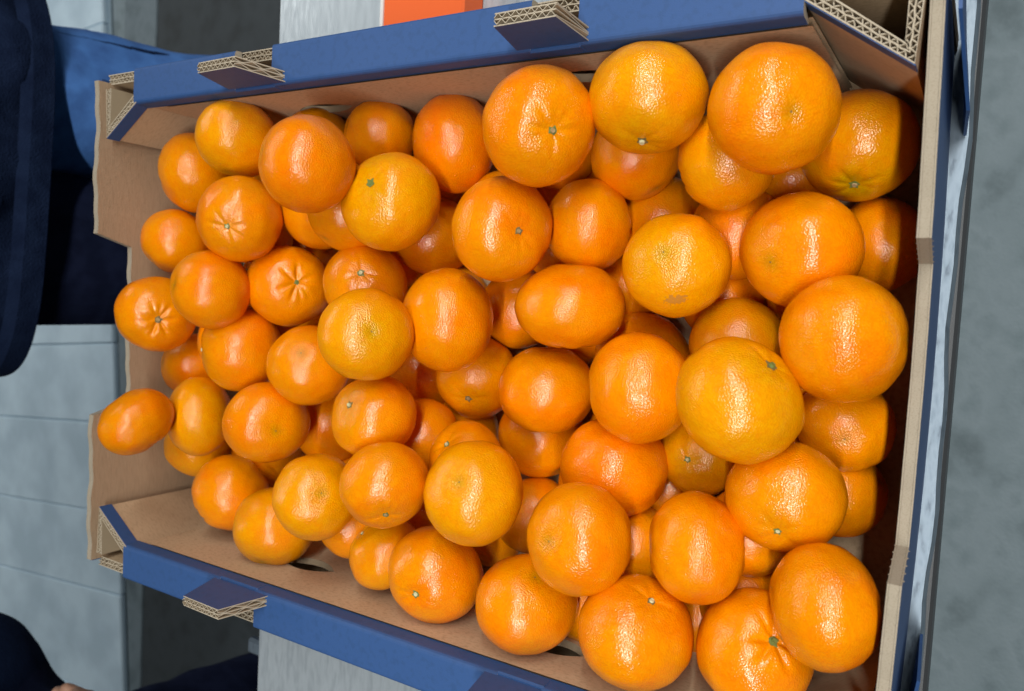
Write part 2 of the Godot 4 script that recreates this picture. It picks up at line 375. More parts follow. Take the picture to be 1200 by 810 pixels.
# double-wall corrugated board standing upright: liners and two flute sheets with the flutes running up and down
func board(tools: Dictionary, path: PackedVector2Array, thick: float, y0: float, y1: float, rng: RandomNumberGenerator) -> void:
	var one := PackedFloat32Array([y1])
	for k: Array in [[tools.in_face, 0.5], [tools.out_face, -0.5]]:
		var plus: bool = k[1] * thick > 0.0
		ribbon(k[0] if plus else tools.core, tools.edge, shifted(path, thick * k[1]), 0.0008, y0, one, tools.core if plus else k[0])
	ribbon(tools.core, tools.edge, wobbled(resampled(shifted(path, thick * 0.02), 0.002), 0.00035), 0.0007, y0, PackedFloat32Array([y1 - 0.0004, y1 - 0.0009, y1 - 0.0002]))
	for layer: float in [-1.0, 1.0]:
		var mid := resampled(shifted(path, layer * thick * 0.26), 0.0005)
		var wave := PackedVector2Array()
		var ph := rng.randf() * TAU
		var pitch := 0.0049 if layer > 0 else 0.0044
		for i in mid.size():
			var a := mid[maxi(i - 1, 0)]
			var b := mid[mini(i + 1, mid.size() - 1)]
			var t := (b - a).normalized()
			var s := i * 0.0005
			var tri := asin(sin(s / pitch * TAU + ph + 0.7 * sin(s * 170.0 + ph) + 0.4 * sin(s * 411.0)) * 0.97) / 1.33 * (0.9 + 0.14 * sin(s * 260.0 + ph))
			wave.append(mid[i] + Vector2(-t.y, t.x) * tri * thick * 0.2)
		ribbon(tools.core, tools.edge, wave, 0.00055, y0, PackedFloat32Array([y1 - 0.0003, y1 - 0.0005, y1 - 0.0012, y1 - 0.0004, y1 - 0.0002, y1 - 0.0009, y1 - 0.0003]))


func board_tools() -> Dictionary:
	return {"in_face": start(), "out_face": start(), "core": start(), "edge": start()}


# ---------------------------------------------------------------- surface nets, for bodies
# bones: [a, b, radius at a, radius at b, flatten along z]
func capsule(p: Vector3, b: Array) -> float:
	var pa: Vector3 = p - b[0]
	var ba: Vector3 = b[1] - b[0]
	var h := clampf(pa.dot(ba) / maxf(ba.length_squared(), 1e-9), 0.0, 1.0)
	var d := pa - ba * h
	var sq: Vector3 = b[4]
	d = Vector3(d.x / sq.x, d.y / sq.y, d.z / sq.z)
	return d.length() - lerpf(b[2], b[3], h)


func nets(bones: Array, blend: float, cell: float, wrinkle: Variant = null, clip: Variant = null) -> ArrayMesh:
	var lo := Vector3.ONE * 1e9
	var hi := -lo
	for b: Array in bones:
		for k in 2:
			var r: float = b[2 + k] * 1.25 + cell * 2.0 + blend * 0.3
			lo = lo.min(b[k] - Vector3.ONE * r)
			hi = hi.max(b[k] + Vector3.ONE * r)
	var n := Vector3i(((hi - lo) / cell).ceil()) + Vector3i.ONE
	var f := PackedFloat32Array()
	f.resize(n.x * n.y * n.z)
	for z in n.z:
		for y in n.y:
			for x in n.x:
				var p := lo + Vector3(x, y, z) * cell
				var d := 1e3
				for b: Array in bones:
					var e := capsule(p, b)
					if e > 0.3 and d < 0.3:
						continue
					var h := clampf(0.5 + 0.5 * (d - e) / blend, 0.0, 1.0)
					d = lerpf(d, e, h) - blend * h * (1.0 - h)
				if wrinkle != null and absf(d) < cell * 4.0:
					d += wrinkle.call(p)
				if clip != null:
					d = maxf(d, clip.call(p))
				f[(z * n.y + y) * n.x + x] = d
	var index := {}
	var verts := PackedVector3Array()
	var step := [1, n.x, n.x * n.y]
	for z in n.z - 1:
		for y in n.y - 1:
			for x in n.x - 1:
				var base := (z * n.y + y) * n.x + x
				var inside := 0
				for k in 8:
					if f[base + (k & 1) + ((k >> 1) & 1) * n.x + ((k >> 2) & 1) * step[2]] < 0.0:
						inside += 1
				if inside == 0 or inside == 8:
					continue
				var sum := Vector3.ZERO
				var count := 0
				for k in 8:
					for ax in 3:
						if k & (1 << ax):
							continue
						var o := Vector3(k & 1, (k >> 1) & 1, (k >> 2) & 1)
						var i: int = base + (k & 1) + ((k >> 1) & 1) * n.x + ((k >> 2) & 1) * step[2]
						var j: int = i + step[ax]
						if (f[i] < 0.0) != (f[j] < 0.0):
							o[ax] += f[i] / (f[i] - f[j])
							sum += o
							count += 1
				index[base] = verts.size()
				verts.append(lo + (Vector3(x, y, z) + sum / count) * cell)
	var st := SurfaceTool.new()
	st.begin(Mesh.PRIMITIVE_TRIANGLES)
	for v in verts:
		st.set_smooth_group(0)
		st.add_vertex(v)
	for z in range(1, n.z - 1):
		for y in range(1, n.y - 1):
			for x in range(1, n.x - 1):
				var base := (z * n.y + y) * n.x + x
				for ax in 3:
					var a: bool = f[base] < 0.0
					if a == (f[base + step[ax]] < 0.0):
						continue
					var u: int = step[(ax + 1) % 3]
					var v: int = step[(ax + 2) % 3]
					var q := [base, base - u, base - u - v, base - v]
					if a:
						q.reverse()
					for k: int in [0, 1, 2, 0, 2, 3]:
						st.add_index(index[q[k]])
	st.generate_normals()
	return st.commit()


# ---------------------------------------------------------------- textures and materials
func noise(kind: FastNoiseLite.NoiseType, freq: float, sd: int, octaves := 4) -> FastNoiseLite:
	var f := FastNoiseLite.new()
	f.noise_type = kind
	f.frequency = freq
	f.seed = sd
	f.fractal_octaves = octaves
	f.fractal_type = FastNoiseLite.FRACTAL_FBM if octaves > 1 else FastNoiseLite.FRACTAL_NONE
	return f


func tex(f: FastNoiseLite, size: int, colors: Array, stops: Array) -> NoiseTexture2D:
	var t := NoiseTexture2D.new()
	t.width = size
	t.height = size
	t.seamless = true
	t.noise = f
	var g := Gradient.new()
	g.offsets = PackedFloat32Array(stops)
	g.colors = PackedColorArray(colors)
	t.color_ramp = g
	return t


func lin(r: float, g: float, b: float) -> Color:
	return Color(r, g, b).linear_to_srgb()


func mat(color: Color, rough: float, metal := 0.0) -> StandardMaterial3D:
	var m := StandardMaterial3D.new()
	m.albedo_color = color
	m.roughness = rough
	m.metallic = metal
	return m


func planar(m: StandardMaterial3D, scale: Vector3, world := true) -> StandardMaterial3D:
	m.uv1_triplanar = true
	m.uv1_world_triplanar = world
	m.uv1_scale = scale
	return m


func relief(m: StandardMaterial3D, t: Texture2D, cm: float) -> void:
	m.heightmap_enabled = true
	m.heightmap_texture = t
	m.heightmap_scale = cm


# colour of the peel: oil glands, soft mottling, a few small brown freckles
func peel_print(glands: FastNoiseLite) -> ImageTexture:
	var a := glands.get_seamless_image(512, 512)
	var b := noise(FastNoiseLite.TYPE_SIMPLEX_SMOOTH, 0.02, 5, 4).get_seamless_image(512, 512)
	var c := noise(FastNoiseLite.TYPE_SIMPLEX_SMOOTH, 0.11, 6, 2).get_seamless_image(512, 512)
	var im := Image.create(512, 512, false, Image.FORMAT_RGB8)
	for y in 512:
		for x in 512:
			var g := a.get_pixel(x, y).r
			var s := b.get_pixel(x, y).r - 0.5
			var k := Color(1.0, 0.965 + 0.16 * s, 0.9)
			k = k.lerp(Color(0.94, 0.85, 0.6), smoothstep(0.3, 0.85, g) * 0.75)
			var mark := smoothstep(0.90, 0.97, c.get_pixel(x, y).r) * smoothstep(0.05, 0.2, s)
			im.set_pixel(x, y, k.lerp(Color(0.62, 0.45, 0.35), mark * 0.8))
	return ImageTexture.create_from_image(im)


func make_materials() -> void:
	var simplex := FastNoiseLite.TYPE_SIMPLEX_SMOOTH
	var cell := noise(FastNoiseLite.TYPE_CELLULAR, 0.085, 3, 1)
	cell.cellular_return_type = FastNoiseLite.RETURN_DISTANCE
	cell.cellular_jitter = 0.9
	var pores := tex(cell, 512, [Color(0, 0, 0), Color(0.75, 0.75, 0.75), Color(1, 1, 1)], [0.0, 0.42, 1.0])
	var speck := peel_print(cell)
	var tones := {"o": lin(0.80, 0.272, 0.0), "y": lin(0.79, 0.325, 0.0), "r": lin(0.81, 0.232, 0.0), "d": lin(0.68, 0.285, 0.0), "g": lin(0.72, 0.28, 0.0)}
	for k: String in tones:
		var m := planar(mat(tones[k], {"o": 0.19, "y": 0.21, "r": 0.175, "d": 0.27, "g": 0.2}[k]), Vector3.ONE * 0.6, false)
		m.albedo_texture = speck
		m.vertex_color_use_as_albedo = true
		m.metallic_specular = 0.5
		relief(m, pores, 0.020)
		M["peel_" + k] = m
	M.calyx = mat(lin(0.13, 0.17, 0.035), 0.7)
	M.stub = mat(lin(0.55, 0.54, 0.33), 0.8)
	M.calyx_dry = mat(lin(0.17, 0.13, 0.04), 0.8)
	M.stub_dry = mat(lin(0.33, 0.24, 0.12), 0.8)
	M.scuff = mat(lin(0.50, 0.20, 0.012), 0.6)
	M.scar = mat(lin(0.20, 0.11, 0.02), 0.8)

	var fibre := tex(noise(simplex, 0.05, 11, 5), 512, [Color(0.9, 0.89, 0.87), Color(1, 1, 1), Color(0.95, 0.94, 0.93)], [0.15, 0.55, 0.9])
	var grain := tex(noise(simplex, 0.2, 12, 3), 512, [Color(0, 0, 0), Color(1, 1, 1)], [0.1, 0.9])
	M.kraft = planar(mat(lin(0.52, 0.385, 0.245), 0.85), Vector3(7, 16, 7))
	M.kraft.albedo_texture = fibre
	relief(M.kraft, grain, 0.008)
	M.kraft_end = planar(mat(lin(0.43, 0.305, 0.195), 0.85), Vector3(60, 70, 2.0))
	M.kraft_end.albedo_texture = fibre
	relief(M.kraft_end, grain, 0.02)
	M.pale = planar(mat(lin(0.43, 0.38, 0.295), 0.9), Vector3(30, 30, 30))
	M.pale.albedo_texture = fibre
	M.dull_edge = planar(mat(lin(0.33, 0.29, 0.225), 0.9), Vector3(30, 30, 30))
	M.dull_edge.albedo_texture = fibre
	M.core = mat(lin(0.33, 0.26, 0.17), 0.95)
	M.blue = planar(mat(Color.WHITE, 0.6), Vector3(9, 9, 9))
	M.blue.albedo_texture = tex(noise(simplex, 0.03, 13, 6), 512, [lin(0.021, 0.070, 0.205), lin(0.024, 0.078, 0.232), lin(0.023, 0.075, 0.220), lin(0.075, 0.125, 0.25)], [0.2, 0.5, 0.9, 1.0])
	relief(M.blue, grain, 0.004)

	M.steel = planar(mat(lin(0.44, 0.51, 0.56), 0.5, 0.3), Vector3(7.0, 7.0, 1.6))
	M.steel.albedo_texture = tex(noise(simplex, 0.03, 21, 6), 512, [Color(0.92, 0.925, 0.93), Color(1, 1, 1), Color(0.96, 0.965, 0.97)], [0.2, 0.6, 0.9])
	M.steel.roughness_texture = tex(noise(simplex, 0.06, 22, 5), 512, [Color(0.6, 0.6, 0.6), Color(1, 1, 1)], [0.2, 0.8])
	relief(M.steel, grain, 0.004)
	M.steel_edge = planar(mat(lin(0.17, 0.22, 0.27), 0.45, 0.5), Vector3(14, 14, 4))
	M.steel_edge.albedo_texture = tex(noise(simplex, 0.02, 23, 6), 512, [Color(0.62, 0.64, 0.67), Color(0.9, 0.91, 0.92), Color(1, 1, 1), Color(0.84, 0.86, 0.88)], [0.06, 0.3, 0.6, 0.95])
	relief(M.steel_edge, fibre, 0.006)
	M.dark_steel = mat(lin(0.05, 0.055, 0.06), 0.5, 0.4)

	var blotch := tex(noise(simplex, 0.006, 31, 7), 1024, [Color(0.78, 0.8, 0.8), Color(0.94, 0.95, 0.95), Color(1, 1, 1), Color(0.88, 0.9, 0.9)], [0.1, 0.4, 0.65, 0.95])
	M.concrete = planar(mat(lin(0.165, 0.218, 0.248), 0.75), Vector3(1.6, 1.6, 1.6))
	M.concrete.albedo_texture = blotch
	relief(M.concrete, grain, 0.05)
	M.plank = planar(mat(lin(0.50, 0.66, 0.78), 0.55), Vector3(0.9, 0.9, 0.9))
	M.plank.albedo_texture = tex(noise(simplex, 0.01, 33, 5), 512, [Color(0.9, 0.91, 0.92), Color(1, 1, 1)], [0.2, 0.7])
	M.mat_rubber = planar(mat(lin(0.027, 0.038, 0.046), 0.75), Vector3(1.5, 1.5, 1.5))
	M.mat_rubber.albedo_texture = blotch
	M.mat_edge = planar(mat(lin(0.125, 0.17, 0.20), 0.7), Vector3(1.5, 1.5, 1.5))
	M.mat_edge.albedo_texture = blotch

	var weave := tex(noise(simplex, 0.3, 41, 2), 256, [Color(0, 0, 0), Color(1, 1, 1)], [0.2, 0.8])
	var fade := tex(noise(simplex, 0.012, 42, 5), 512, [Color(0.78, 0.8, 0.84), Color(1, 1, 1)], [0.25, 0.7])
	M.trousers = planar(mat(lin(0.050, 0.165, 0.46), 0.85), Vector3(4, 4, 4))
	M.trousers.albedo_texture = fade
	relief(M.trousers, weave, 0.02)
	M.navy = planar(mat(lin(0.0085, 0.0170, 0.046), 0.9), Vector3(4, 4, 4))
	M.navy.albedo_texture = fade
	M.navy.metallic_specular = 0.2
	relief(M.navy, weave, 0.08)
	M.navy_band = planar(mat(lin(0.010, 0.017, 0.042), 0.8), Vector3(4, 4, 4))
	M.navy_band.albedo_texture = fade
	M.navy_and_leg_shade = planar(mat(lin(0.008, 0.012, 0.034), 0.85), Vector3(4, 4, 4))  # second worker's dark trousers, and the panel that imitates shade on a leg
	M.navy_and_leg_shade.albedo_texture = fade
	M.navy_and_leg_shade.metallic_specular = 0.2
	M.shoe = mat(lin(0.012, 0.012, 0.014), 0.5)
	M.skin = mat(lin(0.36, 0.20, 0.135), 0.55)
	M.orange_card = planar(mat(lin(0.80, 0.13, 0.025), 0.55), Vector3(6, 6, 6))
	M.orange_card.metallic_specular = 0.4
	M.white_card = mat(lin(0.7, 0.7, 0.68), 0.7)
	M.lamp_case = mat(lin(0.6, 0.6, 0.6), 0.5)
	M.lamp_glow = mat(Color.WHITE, 0.4)
	M.lamp_glow.emission_enabled = true
	M.lamp_glow.emission = Color(1.0, 0.985, 0.96)
	M.lamp_glow.emission_energy_multiplier = 1.5


# ---------------------------------------------------------------- tangerines
# unit fruit: stem at +y. kind chooses how the stem end is folded.
func peel_mesh(sd: int, crease: float, dimple: float, lobes: int, lump: float, shoulder: Color) -> Array:
	var rng := RandomNumberGenerator.new()
	rng.seed = sd
	var lump_noise := noise(FastNoiseLite.TYPE_SIMPLEX_SMOOTH, 0.9, sd, 2)
	var tint := noise(FastNoiseLite.TYPE_SIMPLEX_SMOOTH, 0.75, sd + 50, 3)
	var rows := 44
	var cols := 64
	var phase := []
	var points: Array[Vector3] = []
	var tints: Array[Color] = []
	for i in lobes:
		phase.append((i + rng.randf_range(-0.28, 0.28)) / lobes * TAU)
	var st := SurfaceTool.new()
	st.begin(Mesh.PRIMITIVE_TRIANGLES)
	var lean := rng.randf() * TAU
	for i in rows + 1:
		var th := PI * pow(float(i) / rows, 1.12 if i < rows else 1.0)
		for j in cols:
			if (i == 0 or i == rows) and j > 0:
				continue
			var ph := TAU * j / cols
			var dir := Vector3(sin(th) * cos(ph), cos(th), sin(th) * sin(ph))
			var r := 1.0 + lump * lump_noise.get_noise_3dv(dir * 1.3) + 0.02 * sin(th) * cos(2.0 * ph + lean)
			r += 0.035 * sin(th) * sin(th) * cos(th) * cos(th)
			r -= dimple * exp(-pow(th / 0.23, 2.0))
			r -= 0.05 * exp(-pow((PI - th) / 0.22, 2.0))
			var fall := exp(-pow((th - 0.27) / 0.2, 2.0))
			for p: float in phase:
				var d := absf(wrapf(ph - p, -PI, PI)) * maxf(sin(th), 0.12)
				r -= crease * fall * exp(-pow(d / 0.055, 2.0)) * (0.6 + 0.4 * sin(p * 7.0))
			var c := Color(1, 1, 1)
			var near := exp(-pow(th / 0.62, 2.0)) * clampf(0.75 + 1.2 * tint.get_noise_3dv(dir * 1.5), 0.0, 1.0)
			c = c.lerp(shoulder, near)
			var patch := clampf(tint.get_noise_3dv(dir) * 1.8, -1.0, 1.0)
			c = Color(c.r * (1.0 - 0.05 * maxf(patch, 0.0)), c.g * (1.0 + 0.19 * patch), c.b)
			if shoulder.g > 1.15:
				c = c.lerp(Color(0.84, 1.2, 1.0), 0.8 * exp(-pow((PI - th) / 0.5, 2.0)))
			var tip := exp(-pow((PI - th) / 0.13, 2.0))
			c = c.lerp(Color(0.62, 0.80, 0.9), tip * 0.8)
			tints.append(Color(minf(c.r, 1.0), minf(c.g, 1.4), minf(c.b, 1.0)))
			points.append(dir * r)
	# brought to unit radius round the waist and unit height of shoulder
	var wide := 0.0
	var high := 0.0
	var low := 0.0
	for p: Vector3 in points:
		high = maxf(high, p.y)
		low = minf(low, p.y)
	for j in cols:
		var p: Vector3 = points[1 + (rows / 2 - 1) * cols + j]
		wide += Vector2(p.x, p.z).length() / cols
	for i in points.size():
		points[i] = Vector3(points[i].x / wide, points[i].y / (high if points[i].y > 0.0 else -low), points[i].z / wide)
		st.set_color(tints[i])
		st.set_smooth_group(0)
		st.add_vertex(points[i])
	var id := func(i: int, j: int) -> int: return 0 if i == 0 else 1 + (rows - 1) * cols if i == rows else 1 + (i - 1) * cols + j % cols
	for i in rows:
		for j in cols:
			var q := [id.call(i, j), id.call(i, j + 1), id.call(i + 1, j + 1), id.call(i + 1, j)]
			if i > 0:
				for k: int in [0, 1, 2]:
					st.add_index(q[k])
			if i < rows - 1:
				for k: int in [0, 2, 3]:
					st.add_index(q[k])
	st.generate_normals()
	return [st.commit(), points[0].y, points[points.size() - 1].y]


func calyx_mesh(sd: int) -> ArrayMesh:
	var rng := RandomNumberGenerator.new()
	rng.seed = sd
	var st := start()
	var n := 10
	var rim := []
	for i in n:
		var r := (0.098 if i % 2 == 0 else 0.068) * rng.randf_range(0.75, 1.2)
		rim.append(Vector3(cos(TAU * i / n) * r, 0.014 + (0.006 if i % 2 == 0 else 0.0), sin(TAU * i / n) * r))
	for i in n:
		var a: Vector3 = rim[i]
		var b: Vector3 = rim[(i + 1) % n]
		face(st, Vector3(0, 0.02, 0), a, b, b, Vector3.UP)
		face(st, a, b, b * Vector3(0.8, 1, 0.8) - Vector3(0, 0.03, 0), a * Vector3(0.8, 1, 0.8) - Vector3(0, 0.03, 0), a + b)
	st.generate_normals()
	return st.commit()


func stub_mesh() -> ArrayMesh:
	var st := start()
	for i in 8:
		var a := Vector3(cos(TAU * i / 8) * 0.05, 0.0, sin(TAU * i / 8) * 0.05)
		var b := Vector3(cos(TAU * (i + 1) / 8) * 0.05, 0.0, sin(TAU * (i + 1) / 8) * 0.05)
		var up := Vector3(0, 0.042, 0)
		face(st, a, b, b * 0.8 + up, a * 0.8 + up, a + b)
		face(st, a * 0.8 + up, b * 0.8 + up, up * 0.85, up * 0.85, Vector3.UP)
	st.generate_normals()
	return st.commit()


func tangerines() -> void:
	var white := Color(1, 1, 1)
	var peels := [
		peel_mesh(1, 0.028, 0.07, 9, 0.028, white),
		peel_mesh(2, 0.085, 0.12, 10, 0.03, Color(1.0, 1.12, 1.0)),
		peel_mesh(3, 0.02, 0.06, 8, 0.03, Color(0.88, 1.16, 1.0)),
		peel_mesh(4, 0.035, 0.09, 9, 0.036, Color(0.95, 1.1, 1.0)),
		peel_mesh(5, 0.024, 0.075, 10, 0.026, white),
		peel_mesh(6, 0.03, 0.085, 8, 0.034, Color(0.62, 1.05, 1.0)),
	]
	var calyxes := [calyx_mesh(1), calyx_mesh(2), calyx_mesh(3)]
	var stub := stub_mesh()
	var spot := start()
	for i in 7:
		var a := Vector3(cos(TAU * i / 7) * 0.022, -0.004, sin(TAU * i / 7) * 0.02)
		var b := Vector3(cos(TAU * (i + 1) / 7) * 0.022, -0.004, sin(TAU * (i + 1) / 7) * 0.02)
		face(spot, a, b, Vector3(0, -0.012, 0), Vector3(0, -0.012, 0), Vector3.DOWN)
	spot.generate_normals()
	var spot_mesh := spot.commit()
	var rng := RandomNumberGenerator.new()
	rng.seed = 77
	var first := {}
	var scuffed: Node3D
	for i in FRUIT.size():
		var f: Array = FRUIT[i]
		var tone: String = f[1]
		var pick := rng.randi() % 5
		if tone == "g":
			pick = 5
		elif "creas" in f[0] or "furrow" in f[0]:
			pick = 1
		elif tone == "y":
			pick = [2, 3, 2][rng.randi() % 3]
		var key := "%s%d" % [tone, pick]
		var t: Node3D
		if first.has(key):
			t = first[key].duplicate()
			t.name = numbered("tangerine")
			add_child(t)
		else:
			t = thing("tangerine", "", "tangerine")
			first[key] = t
			mesh_node("peel", peels[pick][0], M["peel_" + tone], t)
			var cal := mesh_node("calyx", calyxes[pick % 3], M.calyx, t)
			cal.position.y = peels[pick][1] - 0.002
			mesh_node("stem_stub", stub, M.stub, cal).position.y = 0.016
			mesh_node("blossom_scar", spot_mesh, M.scar, t).position.y = peels[pick][2] + 0.004
		var cap: MeshInstance3D = t.get_child(1)
		cap.scale = Vector3.ONE * rng.randf_range(0.75, 1.15)
		cap.material_override = [M.calyx, M.calyx, M.calyx_dry][rng.randi() % 3]
		var knob: MeshInstance3D = cap.get_child(0)
		knob.material_override = [M.stub, M.stub, M.stub_dry, M.calyx][rng.randi() % 4]
		knob.scale = Vector3(1.0, rng.randf_range(0.3, 1.2), 1.0)
		if "scuff mark" in f[0]:
			scuffed = t
		var up: Vector3 = f[5].normalized()
		var side := up.cross(Vector3(0.31, 0.2, 0.93)).normalized()
		var b := Basis(side, up, side.cross(up)) * Basis(Vector3.UP, rng.randf() * TAU)
		var r: float = f[3]
		t.transform = Transform3D(b.scaled_local(Vector3(r, r * f[4], r)), f[2])
		tag(t, f[0] if f[0] else "tangerine buried beneath the top fruit, showing only through a dark gap", "tangerine", "tangerines heaped in the crate" if f[0] else "tangerines buried deep in the crate")
	# a corky scuff: skin facets near one spot, lifted a hair above the peel
	var at := scuffed.transform.affine_inverse() * (scuffed.position + Vector3(0.0074, 0.0200, 0.0205))
	var along := (scuffed.transform.basis.inverse() * Vector3(1.0, -0.25, -0.25)).normalized()
	var rough := noise(FastNoiseLite.TYPE_SIMPLEX_SMOOTH, 9.0, 91, 3)
	var mark := start()
	var skin: MeshInstance3D = scuffed.get_child(0)
	var tri := skin.mesh.get_faces()
	for i in tri.size() / 3:
		if tri[i * 3].distance_to(at) > 0.55:
			continue
		var cut := 22
		for u in cut:
			for v in cut - u:
				for flip in (2 if v < cut - u - 1 else 1):
					var q := []
					for k: Vector2 in ([Vector2(0, 0), Vector2(1, 0), Vector2(0, 1)] if flip == 0 else [Vector2(1, 0), Vector2(1, 1), Vector2(0, 1)]):
						q.append((tri[i * 3] * (cut - u - v - k.x - k.y) + tri[i * 3 + 1] * (u + k.x) + tri[i * 3 + 2] * (v + k.y)) / cut * 1.0035)
					var d: Vector3 = (q[0] + q[1] + q[2]) / 3.0 - at
					var x := d.dot(along)
					var y := sqrt(maxf(0.0, d.length_squared() - x * x))
					if pow(x / 0.27, 2.0) + pow(y / 0.12, 2.0) + 1.6 * rough.get_noise_3dv(q[0] * 1.4) < 0.75:
						face(mark, q[0], q[1], q[2], q[2], q[0])
	obj("scuff_mark", mark, M.scuff, scuffed)


# ---------------------------------------------------------------- the crate
func crate() -> void:
	var c := thing("cardboard_crate", "open blue-printed corrugated cardboard crate heaped with tangerines on the steel table", "crate")
	var rng := RandomNumberGenerator.new()
	rng.seed = 9
	var st := start()
	bx(st, Vector3(0, 0.005, 0), Vector3(0.586, 0.008, 0.38), 0.001)
	obj("base", st, M.kraft, c)

	# long walls: an outer board, a folded rim with two cut-outs, a tab standing at each, and a slotted inner wall
	var tabs := [[-0.1449, -0.088, -0.1370, -0.0995, -0.139, -0.1015], [0.0925, 0.1365, 0.0975, 0.1340, 0.101, 0.1300]]
	for s: float in [-1.0, 1.0]:
		var w := board_tools()
		var path := PackedVector2Array([Vector2(-0.2995, 0.199 * s), Vector2(0.2995, 0.199 * s)])
		board(w, path, 0.0072 * s, 0.0, H - 0.0065, rng)
		var wall := obj("long_wall", w.in_face, M.blue, c)
		obj("wall_lining", w.out_face, M.kraft, wall)
		obj("flutes", w.core, M.core, wall)
		obj("cut_edge", w.edge, M.pale, wall)

		# rim strip
		var prof := PackedVector2Array()
		for k: Array in [[0.2005, -0.0025, 0.0025, 0.0, 4], [0.1782, -0.0032, 0.0032, PI / 2, 4]]:
			for i in int(k[4]) + 1:
				var a: float = k[3] + PI / 2 * i / k[4]
				prof.append(Vector2(k[0] + cos(a) * k[2], H + k[1] + sin(a) * k[2]))
		prof.append(Vector2(0.1745, H - 0.0125))
		prof.append(Vector2(0.1764, H - 0.0125))
		prof.append(Vector2(0.1790, H - 0.0062))
		prof.append(Vector2(0.203, H - 0.0062))
		var rim := start()
		var place := func(p: Vector2, x: float) -> Vector3: return Vector3(x, p.y, p.x * s)
		var xs := [-0.2555, tabs[0][4], tabs[0][5], tabs[1][4], tabs[1][5], 0.2440]
		for k in 3:
			rim = start()
			var ends := [start(), start()]
			sweep(rim, ends, prof, place, xs[k * 2], xs[k * 2 + 1])
			var r := obj("rim", rim, M.blue, c)
			for e: SurfaceTool in ends:
				obj("rim_end", e, M.pale, r)
		# the fold's inner lip runs on below the cut-outs
		for t: Array in tabs:
			rim = start()
			bx(rim, Vector3((t[4] + t[5]) * 0.5, H - 0.0072, 0.1772 * s), Vector3(t[5] - t[4] + 0.003, 0.0115, 0.0056), 0.001)
			obj("rim_lip", rim, M.blue, c)

		# stacking tabs: double-wall, leaning out a little
		for t: Array in tabs:
			var lean := Basis(Vector3.RIGHT, 0.07 * s)
			var fold := Vector3(0, H - 0.002, 0.1792 * s)
			var at := func(x: float, y: float, z: float) -> Vector3: return fold + lean * Vector3(x, y, z * s)
			var tf := start()
			var tc := start()
			var te := start()
			var hh := 0.034
			var outline := [Vector2(t[0], 0.0), Vector2(t[2], hh - 0.001), Vector2(t[3], hh), Vector2(t[1], 0.0)]
			for k: Array in [[-0.0030, tf], [0.0004, tc], [0.0034, tc]]:
				for e in 2:
					var z: float = k[0] + (0.0007 if e else 0.0)
					var q := []
					for o: Vector2 in outline:
						q.append(at.call(o.x, o.y, z))
					face(k[1], q[0], q[1], q[2], q[3], Vector3(0, 0, s if e else -s))
				for i in 3:
					var a: Vector2 = outline[i]
					var b: Vector2 = outline[i + 1]
					face(te, at.call(a.x, a.y, k[0]), at.call(b.x, b.y, k[0]), at.call(b.x, b.y, k[0] + 0.0007), at.call(a.x, a.y, k[0] + 0.0007), Vector3((a + b).x - (t[0] + t[1]), 0.02, 0))
			# flutes run up the tab; each ends on the outline
			for layer: float in [-0.0010, 0.0022]:
				var steps := int((t[1] - t[0]) / 0.0006)
				var prev := Vector3.ZERO
				var prev_base := Vector3.ZERO
				for i in steps + 1:
					var x: float = lerpf(t[0], t[1], float(i) / steps)
					var y := hh
					if x < t[2]:
						y = hh * (x - t[0]) / (t[2] - t[0])
					elif x > t[3]:
						y = hh * (t[1] - x) / (t[1] - t[3])
					var wv := asin(sin(x / 0.0048 * TAU + layer * 900.0 + 0.6 * sin(x * 210.0)) * 0.96) / 1.33 * 0.00125
					var top: Vector3 = at.call(x, y, layer + wv)
					var low: Vector3 = at.call(x, 0.0, layer + wv)
					if i > 0:
						var n := (low - top).cross(prev - top)
						face(tc, prev_base, low, top, prev, n)
						var o := Vector3(0, 0, 0.00028)
						face(te, prev - o, top - o, top + o, prev + o, Vector3.UP)
					prev = top
					prev_base = low
			var tab := obj("stacking_tab", tf, M.blue, c)
			obj("flutes", tc, M.core, tab)
			obj("cut_edge", te, M.pale, tab)

		# inner wall with two finger slots
		var slots := [Vector3(-0.108, 0.092, 0.027), Vector3(0.112, 0.1, 0.024)]
		var inner := start()
		var lips := [start(), start()]
		var zi := 0.1735 * s
		var n_in := Vector3(0, 0, -s)
		var cols := 120
		for i in cols:
			var x0 := lerpf(-0.245, 0.246, float(i) / cols)
			var x1 := lerpf(-0.245, 0.246, (i + 1.0) / cols)
			var spans := [[0.006, 0.006, H - 0.012, H - 0.012]]
			for o: Vector3 in slots:
				var e0 := absf(x0 - o.x) / o.z
				var e1 := absf(x1 - o.x) / o.z
				if minf(e0, e1) < 1.0:
					var h0 := 0.0115 * maxf(0.0, 1.0 - e0 * e0)
					var h1 := 0.0115 * maxf(0.0, 1.0 - e1 * e1)
					spans = [[0.006, 0.006, o.y - h1, o.y - h0], [o.y + h0, o.y + h1, H - 0.012, H - 0.012]]
					for sg: float in [-1.0, 1.0]:
						face(lips[slots.find(o)], Vector3(x0, o.y + h0 * sg, zi), Vector3(x1, o.y + h1 * sg, zi), Vector3(x1, o.y + h1 * sg, zi + 0.005 * s), Vector3(x0, o.y + h0 * sg, zi + 0.005 * s), Vector3(0, -sg, 0))
			for p: Array in spans:
				face(inner, Vector3(x0, p[0], zi), Vector3(x1, p[1], zi), Vector3(x1, p[2], zi), Vector3(x0, p[3], zi), n_in)
				face(inner, Vector3(x0, p[0], zi + 0.004 * s), Vector3(x1, p[1], zi + 0.004 * s), Vector3(x1, p[2], zi + 0.004 * s), Vector3(x0, p[3], zi + 0.004 * s), -n_in)
		var iw := obj("inner_wall", inner, M.kraft, c)
		for l: SurfaceTool in lips:
			obj("slot_edge", l, M.core, iw)

